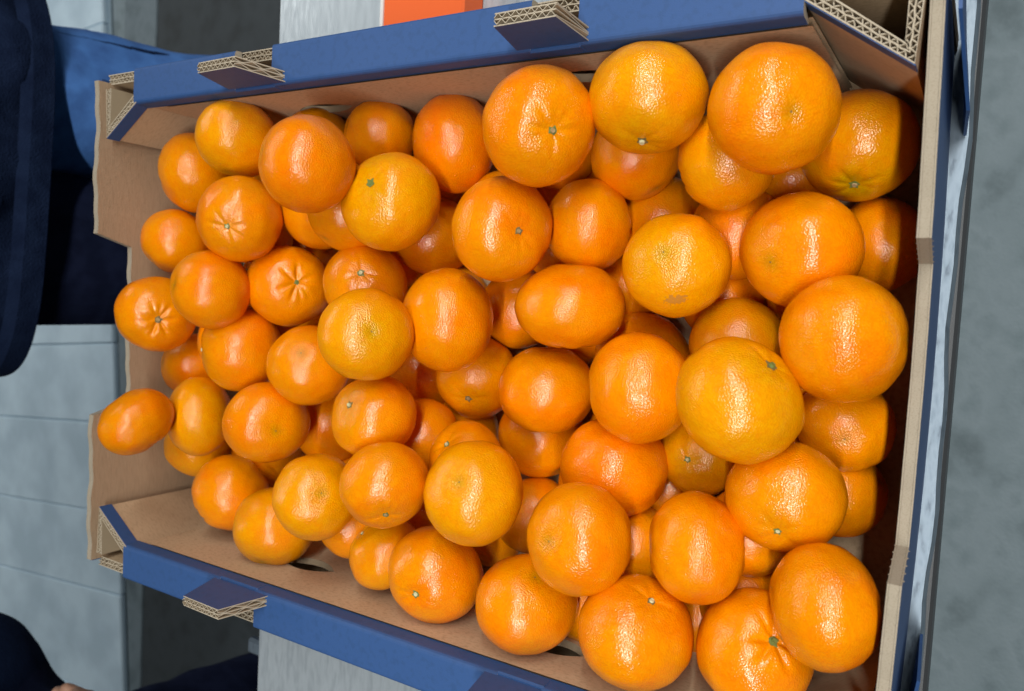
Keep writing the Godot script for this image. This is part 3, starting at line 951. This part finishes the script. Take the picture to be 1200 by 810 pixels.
		# corner posts: double-wall board folded to a triangle
		for e: float in [-1.0, 1.0]:
			var p := board_tools()
			var a := Vector2(0.246, 0.1845)
			var b := Vector2(0.2890, 0.1530)
			var d := Vector2(0.2905, 0.1900)
			if e < 0:
				a = Vector2(0.2460, 0.1850)
				b = Vector2(0.2885, 0.1560)
				d = Vector2(0.2895, 0.1900)
			var pp := PackedVector2Array([a * Vector2(e, s), b * Vector2(e, s), d * Vector2(e, s)])
			board(p, pp, 0.0062 * e * s, 0.006, H - 0.0005, rng)
			var post := obj("corner_post", p.out_face, M.kraft, c)
			obj("post_lining", p.in_face, M.core, post)
			obj("flutes", p.core, M.core, post)
			obj("cut_edge", p.edge, M.pale, post)
			var print_band := start()
			var out_path := shifted(pp, -0.0062 * 0.5 * e * s - 0.0006 * e * s)
			ribbon(print_band, print_band, PackedVector2Array([out_path[0], out_path[1]]), 0.0006, H - 0.0115, PackedFloat32Array([H - 0.0009]))
			obj("printed_band", print_band, M.blue, post)

	# end walls with a dip between the hands
	for e: float in [-1.0, 1.0]:
		var outer := start()
		var inside := start()
		var edge := start()
		var core := start()
		var zs := PackedFloat32Array()
		for i in 61:
			zs.append(lerpf(-0.196, 0.196, i / 60.0))
		for k: float in [-0.0745, -0.0655, 0.0655, 0.0745]:
			zs.append(k)
		zs.sort()
		var tops := PackedFloat32Array()
		var line := PackedVector2Array()
		for z in zs:
			var dip := 1.0 - clampf((absf(z) - 0.0655) / 0.009, 0.0, 1.0)
			tops.append(H + 0.003 - 0.031 * dip + 0.0008 * sin(z * 90.0) + 0.0005 * sin(z * 240.0 + e))
			line.append(Vector2(0.2985 * e + (0.0035 * cos(z * 8.0) - 0.001 if e > 0 else 0.0), z))
		for k: Array in [[0.0025, outer, 0.0008], [0.0002, core, 0.0007], [-0.0025, inside, 0.0008], [0.0, start(), 0.0040]]:
			var l2 := PackedVector2Array()
			for q in line:
				l2.append(q + Vector2(k[0] * e, 0))
			var t2 := PackedFloat32Array()
			for i in tops.size():
				t2.append(tops[i] - (0.0008 + 0.0006 * sin(i * 2.3) if k[1] == core else 0.0))
			if k[1] == outer:
				ribbon(core if e > 0 else outer, edge, l2, k[2], 0.0, t2, outer if e > 0 else core)
			else:
				if k[2] > 0.004:
					for i in t2.size():
						t2[i] -= 0.0030 + 0.0010 * sin(i * 3.1) * sin(i * 0.7)
					ribbon(core, core, l2, k[2], H - 0.05, t2)
				else:
					ribbon(k[1], edge, l2, k[2], 0.0, t2)
		for layer: float in [-0.0017, 0.0019]:
			var rows := 140
			for i in rows:
				var y0 := (H + 0.0025) * i / rows
				var y1 := (H + 0.0025) * (i + 1.0) / rows
				var d0 := layer * 0.85 + 0.0010 * sin(y0 / 0.006 * TAU + layer * 700.0)
				var d1 := layer * 0.85 + 0.0010 * sin(y1 / 0.006 * TAU + layer * 700.0)
				for k in zs.size() - 1:
					var top := minf(tops[k], tops[k + 1]) - 0.0006
					if top <= y0:
						continue
					y1 = minf((H + 0.0025) * (i + 1.0) / rows, top)
					face(edge if i > rows - 3 else core, Vector3(line[k].x + d0 * e, y0, zs[k]), Vector3(line[k + 1].x + d0 * e, y0, zs[k + 1]), Vector3(line[k + 1].x + d1 * e, y1, zs[k + 1]), Vector3(line[k].x + d1 * e, y1, zs[k]), Vector3(-e, 1, 0))
		# torn flute ends at the slopes of the dip
		for sz: float in [-1.0, 1.0]:
			for layer: float in [-0.0018, 0.0019]:
				for i in 10:
					var f0 := i / 10.0
					var f1 := (i + 1) / 10.0
					var p0 := Vector3(0, H + 0.001 - 0.03 * f0, (0.0745 - 0.009 * f0) * sz)
					var p1 := Vector3(0, H + 0.001 - 0.03 * f1, (0.0745 - 0.009 * f1) * sz)
					var cx: float = 0.2985 * e + (0.002 if e > 0 else 0.0)
					var o0 := Vector3(cx + layer * e + (0.0014 if i % 2 else -0.0014), 0.0009, 0)
					var o1 := Vector3(cx + layer * e + (-0.0014 if i % 2 else 0.0014), 0.0009, 0)
					var wd := Vector3(0.0004, 0, 0)
					face(edge, p0 + o0 - wd, p1 + o1 - wd, p1 + o1 + wd, p0 + o0 + wd, Vector3.UP)
		var ew := obj("end_wall", outer, M.blue, c)
		obj("wall_lining", inside, M.kraft_end, ew)
		obj("flutes", core, M.core, ew)
		obj("cut_edge", edge, M.dull_edge, ew)
		if e > 0:
			ew.transform = Transform3D(Basis(Vector3.BACK, -0.016), Vector3.ZERO)
			var pivot := Vector3(0.2985, H, 0)
			ew.position = pivot - ew.basis * pivot
		# glue flaps folded round the corners onto the end wall
		for s: float in [-1.0, 1.0]:
			var flap := start()
			var fe := start()
			var x := 0.3045 * e
			var pts := [Vector3(x, 0.004, 0.2 * s), Vector3(x, H - 0.004, 0.2 * s), Vector3(x + 0.001 * e, H - 0.006, 0.171 * s), Vector3(x + 0.006 * e, 0.085, 0.142 * s), Vector3(x + 0.004 * e, 0.006, 0.146 * s)]
			var n := Vector3(e, 0, 0)
			var off := n * 0.0016
			for k: Array in [[0, 1, 2, 2], [0, 2, 3, 3], [0, 3, 4, 4]]:
				face(flap, pts[k[0]] + off, pts[k[1]] + off, pts[k[2]] + off, pts[k[3]] + off, n)
				face(fe, pts[k[0]], pts[k[1]], pts[k[2]], pts[k[3]], -n)
			for i in 5:
				var a: Vector3 = pts[i]
				var b: Vector3 = pts[(i + 1) % 5]
				face(fe, a, b, b + off, a + off, (a + b) * 0.5 - Vector3(x, 0.07, 0.17 * s))
			var fl := obj("glue_flap", flap, M.blue, ew)
			fl.set_meta("label", "blue glue flap springing away from the crate's end wall")
			fe.generate_normals()
			obj("flap_back", fe, M.blue, ew)


# ---------------------------------------------------------------- the table and the floor
func table() -> void:
	var t := thing("steel_table", "narrow scuffed steel-topped table under the cardboard crate", "table")
	var st := start()
	var x0 := -0.2655
	var x1 := 0.2985
	bx(st, Vector3((x0 + x1) * 0.5, -0.017, 0), Vector3(x1 - x0, 0.034, 2.2), 0.003)
	obj("table_top", st, M.steel, t)
	# worn edge trim, slightly wavy
	st = start()
	var n := 120
	for i in n:
		var q := []
		for k in 2:
			var z := lerpf(-1.1, 1.1, float(i + k) / n)
			var w := 0.0011 * sin(z * 31.0) + 0.0007 * sin(z * 83.0 + 1.0)
			q.append([Vector3(x1 - 0.012, 0.0035, z), Vector3(0.3070 + w, 0.0025, z), Vector3(0.3090 + w, -0.002, z), Vector3(0.3085 + w, -0.03, z)])
		for k in 3:
			face(st, q[0][k], q[1][k], q[1][k + 1], q[0][k + 1], [Vector3.UP, Vector3(1, 1, 0), Vector3.RIGHT][k])
	obj("edge_trim", st, M.steel_edge, t)
	st = start()
	bx(st, Vector3(x1 + 0.004, -0.036, 0), Vector3(0.018, 0.05, 2.19), 0.002)
	obj("edge_channel", st, M.dark_steel, t)
	st = start()
	bx(st, Vector3(x0 - 0.009, -0.009, 0.3225), Vector3(0.022, 0.010, 0.016), 0.003)
	obj("edge_clip", st, M.steel_edge, t)
	for sx: float in [x0 + 0.04, x1 - 0.04]:
		for sz: float in [-1.04, 1.04]:
			st = start()
			bx(st, Vector3(sx, -0.417, sz), Vector3(0.04, 0.766, 0.04), 0.004)
			var leg := obj("leg", st, M.steel, t)
			st = start()
			bx(st, Vector3(sx, FLOOR + 0.008, sz), Vector3(0.052, 0.016, 0.052), 0.004)
			obj("foot", st, M.dark_steel, leg)
	st = start()
	bx(st, Vector3((x0 + x1) * 0.5, -0.6, 0), Vector3(0.5, 0.02, 2.04), 0.003)
	obj("lower_shelf", st, M.dark_steel, t)

	var b := thing("orange_carton", "bright orange carton with a white edge lying on the steel table", "carton", Vector3(-0.0725, 0.0, -0.331))
	st = start()
	bx(st, Vector3(0, 0.014, 0), Vector3(0.080, 0.027, 0.17), 0.0015)
	obj("carton_body", st, M.orange_card, b)
	st = start()
	bx(st, Vector3(-0.0418, 0.014, 0), Vector3(0.0032, 0.028, 0.172), 0.0008)
	obj("white_edge", st, M.white_card, b)


func ground() -> void:
	var st := start()
	bx(st, Vector3(1.0, FLOOR - 0.05, 0), Vector3(10.0, 0.1, 10.0))
	tag(obj("concrete_floor", st, M.concrete), "", "", "", "structure")
	# pale boards beyond the table, laid across
	var f := Node3D.new()
	f.name = "board_floor"
	f.rotation.y = 0.089
	add_child(f)
	tag(f, "", "", "", "structure")
	st = start()
	bx(st, Vector3(-2.88, FLOOR + 0.004, 0.0), Vector3(2.24, 0.008, 4.4))
	obj("underlay", st, M.plank, f)
	var edges := [-2.2, -1.7, -1.3, -0.9, -0.6, -0.3, -0.010, 0.215, 0.47, 0.70, 1.0, 1.4, 1.8, 2.2]
	for i in edges.size() - 1:
		st = start()
		var w: float = edges[i + 1] - edges[i] - 0.001
		bx(st, Vector3(-2.88, FLOOR + 0.017 + 0.002 * (i % 2), (edges[i] + edges[i + 1]) * 0.5), Vector3(2.24, 0.018, w), 0.004)
		obj("floor_board", st, M.plank, f)
	st = start()
	bx(st, Vector3(-1.685, FLOOR + 0.006, 0), Vector3(0.142, 0.012, 4.4), 0.003)
	tag(obj("floor_strip", st, M.mat_edge), "", "", "", "structure")
	var m := start()
	bx(m, Vector3(-0.96, FLOOR + 0.006, 0), Vector3(1.30, 0.012, 4.4), 0.004)
	tag(obj("rubber_mat", m, M.mat_rubber), "dark grey rubber mat on the floor between the steel table and the pale boards", "mat")


# ---------------------------------------------------------------- people
func people() -> void:
	var folds := noise(FastNoiseLite.TYPE_SIMPLEX_SMOOTH, 7.0, 61, 3)
	var wr := func(p: Vector3) -> float: return 0.012 * folds.get_noise_3d(p.x, p.y * 0.6, p.z)
	var o := Vector3.ONE
	# worker facing the crate, hem of the jacket just above the table's height
	var w := thing("person", "person in a navy jacket and blue trousers standing across the table behind the crate", "person", Vector3(-0.855, FLOOR, -0.165))
	var legs := [
		[Vector3(-0.02, 0.86, 0), Vector3(-0.02, 0.98, 0), 0.13, 0.13, Vector3(0.8, 1, 1.15)],
		[Vector3(0.01, 0.78, -0.105), Vector3(0.12, 0.46, -0.135), 0.110, 0.088, o],
		[Vector3(0.12, 0.48, -0.135), Vector3(0.06, 0.10, -0.150), 0.085, 0.066, o],
		[Vector3(0.0, 0.86, 0.100), Vector3(0.02, 0.48, 0.105), 0.102, 0.078, o],
		[Vector3(0.02, 0.48, 0.105), Vector3(-0.02, 0.10, 0.115), 0.078, 0.066, o],
	]
	mesh_node("trousers", nets(legs, 0.03, 0.013, wr), M.trousers, w)
	var seam := start()
	for i in 11:
		var t := 0.03 * i / 0.32
		var a := Vector3(0.01, 0.78, -0.105).lerp(Vector3(0.12, 0.46, -0.135), t) + lerpf(0.110, 0.088, t) * 1.012 * Vector3(0.62, 0.0, -0.78)
		bx(seam, a, Vector3(0.004, 0.033, 0.004), 0.001, Basis(Vector3.BACK, 0.33))
	obj("side_seam", seam, M.navy, w)
	var coat := [
		[Vector3(-0.02, 0.82, -0.115), Vector3(-0.02, 1.05, -0.11), 0.168, 0.168, Vector3(1.0, 1, 0.92)],
		[Vector3(-0.02, 0.82, 0.115), Vector3(-0.02, 1.05, 0.11), 0.168, 0.168, Vector3(1.0, 1, 0.92)],
		[Vector3(-0.02, 0.82, 0.0), Vector3(-0.02, 1.05, 0.0), 0.168, 0.168, Vector3(1.0, 1, 1.0)],
		[Vector3(-0.02, 1.05, 0), Vector3(-0.03, 1.32, 0), 0.170, 0.165, Vector3(0.9, 1, 1.32)],
		[Vector3(-0.03, 1.38, -0.17), Vector3(-0.05, 1.12, -0.30), 0.085, 0.07, o],
		[Vector3(-0.05, 1.12, -0.30), Vector3(0.10, 0.96, -0.33), 0.07, 0.055, o],
		[Vector3(-0.03, 1.38, 0.17), Vector3(-0.05, 1.12, 0.30), 0.085, 0.07, o],
		[Vector3(-0.05, 1.12, 0.30), Vector3(-0.14, 0.92, 0.30), 0.07, 0.055, o],
	]
	var quilt := func(p: Vector3) -> float: return 0.022 * folds.get_noise_3dv(p * 1.1) - 0.013 * pow(absf(sin((p.y - 0.845) * 36.0 + 0.5 * folds.get_noise_3dv(p * 0.5))), 0.6) * (1.0 if p.y > 0.845 else 0.0)
	var hem_cut := func(p: Vector3) -> float: return 0.775 + 0.012 * sin(p.z * 9.0) - p.y
	mesh_node("jacket", nets(coat, 0.04, 0.013, quilt, hem_cut), M.navy, w)
	var hem := start()
	for i in 144:
		var q := []
		for k in 2:
			var a := TAU * (i + k) / 144.0
			for h: Vector2 in [Vector2(0.004, 0.770), Vector2(0.009, 0.773), Vector2(0.010, 0.800), Vector2(0.004, 0.812)]:
				var ca := signf(cos(a)) * pow(absf(cos(a)), 0.55)
				var sa := signf(sin(a)) * pow(absf(sin(a)), 0.55)
				q.append(Vector3(-0.02 + ca * (0.168 + h.x), h.y + 0.006 * sin(sa * 2.0), sa * (0.262 + h.x)))
		for k in 3:
			face(hem, q[k], q[k + 4], q[k + 5], q[k + 1], q[k] - Vector3(-0.02, 0.8, 0))
	obj("jacket_hem", hem, M.navy, w)
	var leg_shade := start()  # added panel: its dark navy stands in for shade on the second leg
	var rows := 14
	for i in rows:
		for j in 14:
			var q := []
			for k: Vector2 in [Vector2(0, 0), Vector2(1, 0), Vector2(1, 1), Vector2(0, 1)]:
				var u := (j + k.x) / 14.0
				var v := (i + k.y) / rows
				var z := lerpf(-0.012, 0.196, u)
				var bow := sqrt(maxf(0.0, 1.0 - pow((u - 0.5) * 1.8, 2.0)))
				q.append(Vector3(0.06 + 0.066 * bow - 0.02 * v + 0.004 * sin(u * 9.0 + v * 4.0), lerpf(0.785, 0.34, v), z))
			face(leg_shade, q[0], q[1], q[2], q[3], Vector3.RIGHT)
			face(leg_shade, q[0] - Vector3(0.003, 0, 0), q[1] - Vector3(0.003, 0, 0), q[2] - Vector3(0.003, 0, 0), q[3] - Vector3(0.003, 0, 0), Vector3.LEFT)
	obj("leg_shade_panel", leg_shade, M.navy_and_leg_shade, w)
	head(w, Vector3(-0.03, 1.40, 0.0))
	for s: float in [-1.0, 1.0]:
		var sh := nets([[Vector3(-0.05 + (0.08 if s < 0 else 0.0), 0.05, 0.12 * s - (0.03 if s < 0 else 0.0)), Vector3(0.14 + (0.08 if s < 0 else 0.0), 0.035, 0.13 * s - (0.03 if s < 0 else 0.0)), 0.05, 0.042, Vector3(1, 0.9, 0.95)]], 0.02, 0.012)
		mesh_node("shoe", sh, M.shoe, w)

	# second worker at the table's far side, only the sleeve and two fingertips come into view
	var v := thing("person", "person in dark navy clothes at the lower left with two fingertips showing", "person", Vector3(-0.80, FLOOR, 0.610))
	var body := [
		[Vector3(-0.02, 0.86, 0), Vector3(-0.02, 1.30, 0), 0.17, 0.17, Vector3(0.85, 1, 1.2)],
		[Vector3(-0.02, 1.36, -0.17), Vector3(0.02, 1.08, -0.24), 0.085, 0.072, o],
		[Vector3(0.02, 1.08, -0.22), Vector3(0.19, 0.85, -0.08), 0.072, 0.055, o],
		[Vector3(-0.02, 1.36, 0.17), Vector3(0.02, 1.08, 0.27), 0.085, 0.072, o],
		[Vector3(0.02, 1.08, 0.27), Vector3(0.14, 0.88, 0.22), 0.072, 0.055, o],
	]
	mesh_node("jacket", nets(body, 0.05, 0.014, wr), M.navy, v)
	var legs2 := [
		[Vector3(0, 0.84, 0), Vector3(0, 0.9, 0), 0.15, 0.15, Vector3(0.8, 1, 1.15)],
		[Vector3(0.02, 0.80, 0.02), Vector3(0.38, 0.74, -0.05), 0.105, 0.085, o],
		[Vector3(0.38, 0.74, -0.05), Vector3(0.38, 0.10, -0.05), 0.08, 0.062, o],
		[Vector3(0.0, 0.80, 0.10), Vector3(0.02, 0.44, 0.11), 0.10, 0.078, o],
		[Vector3(0.02, 0.44, 0.11), Vector3(-0.02, 0.10, 0.12), 0.078, 0.064, o],
	]
	mesh_node("trousers", nets(legs2, 0.03, 0.014, wr), M.navy_and_leg_shade, v)
	head(v, Vector3(-0.02, 1.38, 0.0))
	for s: Vector2 in [Vector2(0.38, -0.05), Vector2(0.0, 0.12)]:
		var sh := nets([[Vector3(s.x - 0.05, 0.05, s.y), Vector3(s.x + 0.12, 0.035, s.y), 0.05, 0.042, Vector3(1, 0.9, 0.95)]], 0.02, 0.012)
		mesh_node("shoe", sh, M.shoe, v)
	# hand: palm, four curled fingers of different lengths, thumb from the side of the palm
	var hand := [
		[Vector3(0.15, 0.845, -0.165), Vector3(0.175, 0.815, -0.185), 0.026, 0.030, Vector3(1, 1, 1)],
		[Vector3(0.175, 0.815, -0.175), Vector3(0.188, 0.798, -0.200), 0.032, 0.024, Vector3(1.25, 0.6, 1)],
	]
	for k: Array in [[-0.027, 0.040], [-0.009, 0.046], [0.009, 0.043], [0.027, 0.034]]:
		var base := Vector3(0.188 + k[0] * 1.05, 0.798, -0.212 + absf(k[0]) * 0.25)
		var mid := base + Vector3(-0.012, 0.012, -k[1] * 0.75)
		var tip := mid + Vector3(-0.022, 0.016, -k[1] * 0.28)
		hand.append([base + Vector3(0, 0, 0.014), mid, 0.0098, 0.0088, o])
		hand.append([mid, tip, 0.0088, 0.0076, o])
	hand.append([Vector3(0.160, 0.825, -0.185), Vector3(0.140, 0.825, -0.215), 0.0125, 0.0105, o])
	hand.append([Vector3(0.140, 0.825, -0.215), Vector3(0.140, 0.828, -0.243), 0.0105, 0.0085, o])
	for f: Array in hand:
		for k in 2:
			f[k] += Vector3(0.070, -0.02, 0.104)
	mesh_node("hand", nets(hand, 0.006, 0.004), M.skin, v)


# a head on its neck, face towards +x
func head(who: Node3D, at: Vector3) -> void:
	var o := Vector3.ONE
	var bones := [
		[at, at + Vector3(0.01, 0.10, 0), 0.062, 0.056, o],
		[at + Vector3(0.015, 0.235, 0), at + Vector3(0.03, 0.22, 0), 0.094, 0.088, Vector3(1.0, 1.1, 0.84)],
		[at + Vector3(0.05, 0.165, 0), at + Vector3(0.075, 0.135, 0), 0.06, 0.042, Vector3(1, 1, 1.05)],
		[at + Vector3(0.115, 0.205, 0), at + Vector3(0.133, 0.172, 0), 0.011, 0.016, o],
		[at + Vector3(0.108, 0.137, -0.018), at + Vector3(0.108, 0.137, 0.018), 0.010, 0.010, o],
	]
	for s: float in [-1.0, 1.0]:
		bones.append([at + Vector3(0.02, 0.215, 0.083 * s), at + Vector3(0.018, 0.175, 0.08 * s), 0.018, 0.011, Vector3(1, 1, 0.6)])
		bones.append([at + Vector3(0.107, 0.222, 0.018 * s), at + Vector3(0.098, 0.220, 0.052 * s), 0.012, 0.010, o])
	mesh_node("head", nets(bones, 0.012, 0.006), M.skin, who)
	var cut := func(p: Vector3) -> float: return (p.x - at.x) * 0.9 - (p.y - at.y - 0.225)
	mesh_node("hair", nets([[at + Vector3(0.008, 0.238, 0), at + Vector3(0.02, 0.225, 0), 0.103, 0.095, Vector3(1.0, 1.1, 0.86)]], 0.01, 0.007, null, cut), M.shoe, who)


# ---------------------------------------------------------------- lamps
func lamps() -> void:
	var names := ["first of its row, past the orange carton", "second of its row", "nearly straight over the crate", "last of its row on the lower side", "added to brighten the pale boards, first of three", "added to brighten the pale boards, middle one", "added to brighten the pale boards, last of three"]
	for i in LAMPS.size():
		var t := thing("ceiling_lamp", "white strip lamp hung overhead, " + names[i], "lamp", LAMPS[i], "strip lamps overhead")
		var st := start()
		bx(st, Vector3(0, 0.03, 0), Vector3(0.14, 0.05, 1.26), 0.006)
		obj("casing", st, M.lamp_case, t)
		st = start()
		bx(st, Vector3(0, -0.002, 0), Vector3(0.11, 0.012, 1.2), 0.004)
		obj("diffuser_lamp", st, M.lamp_glow, t)
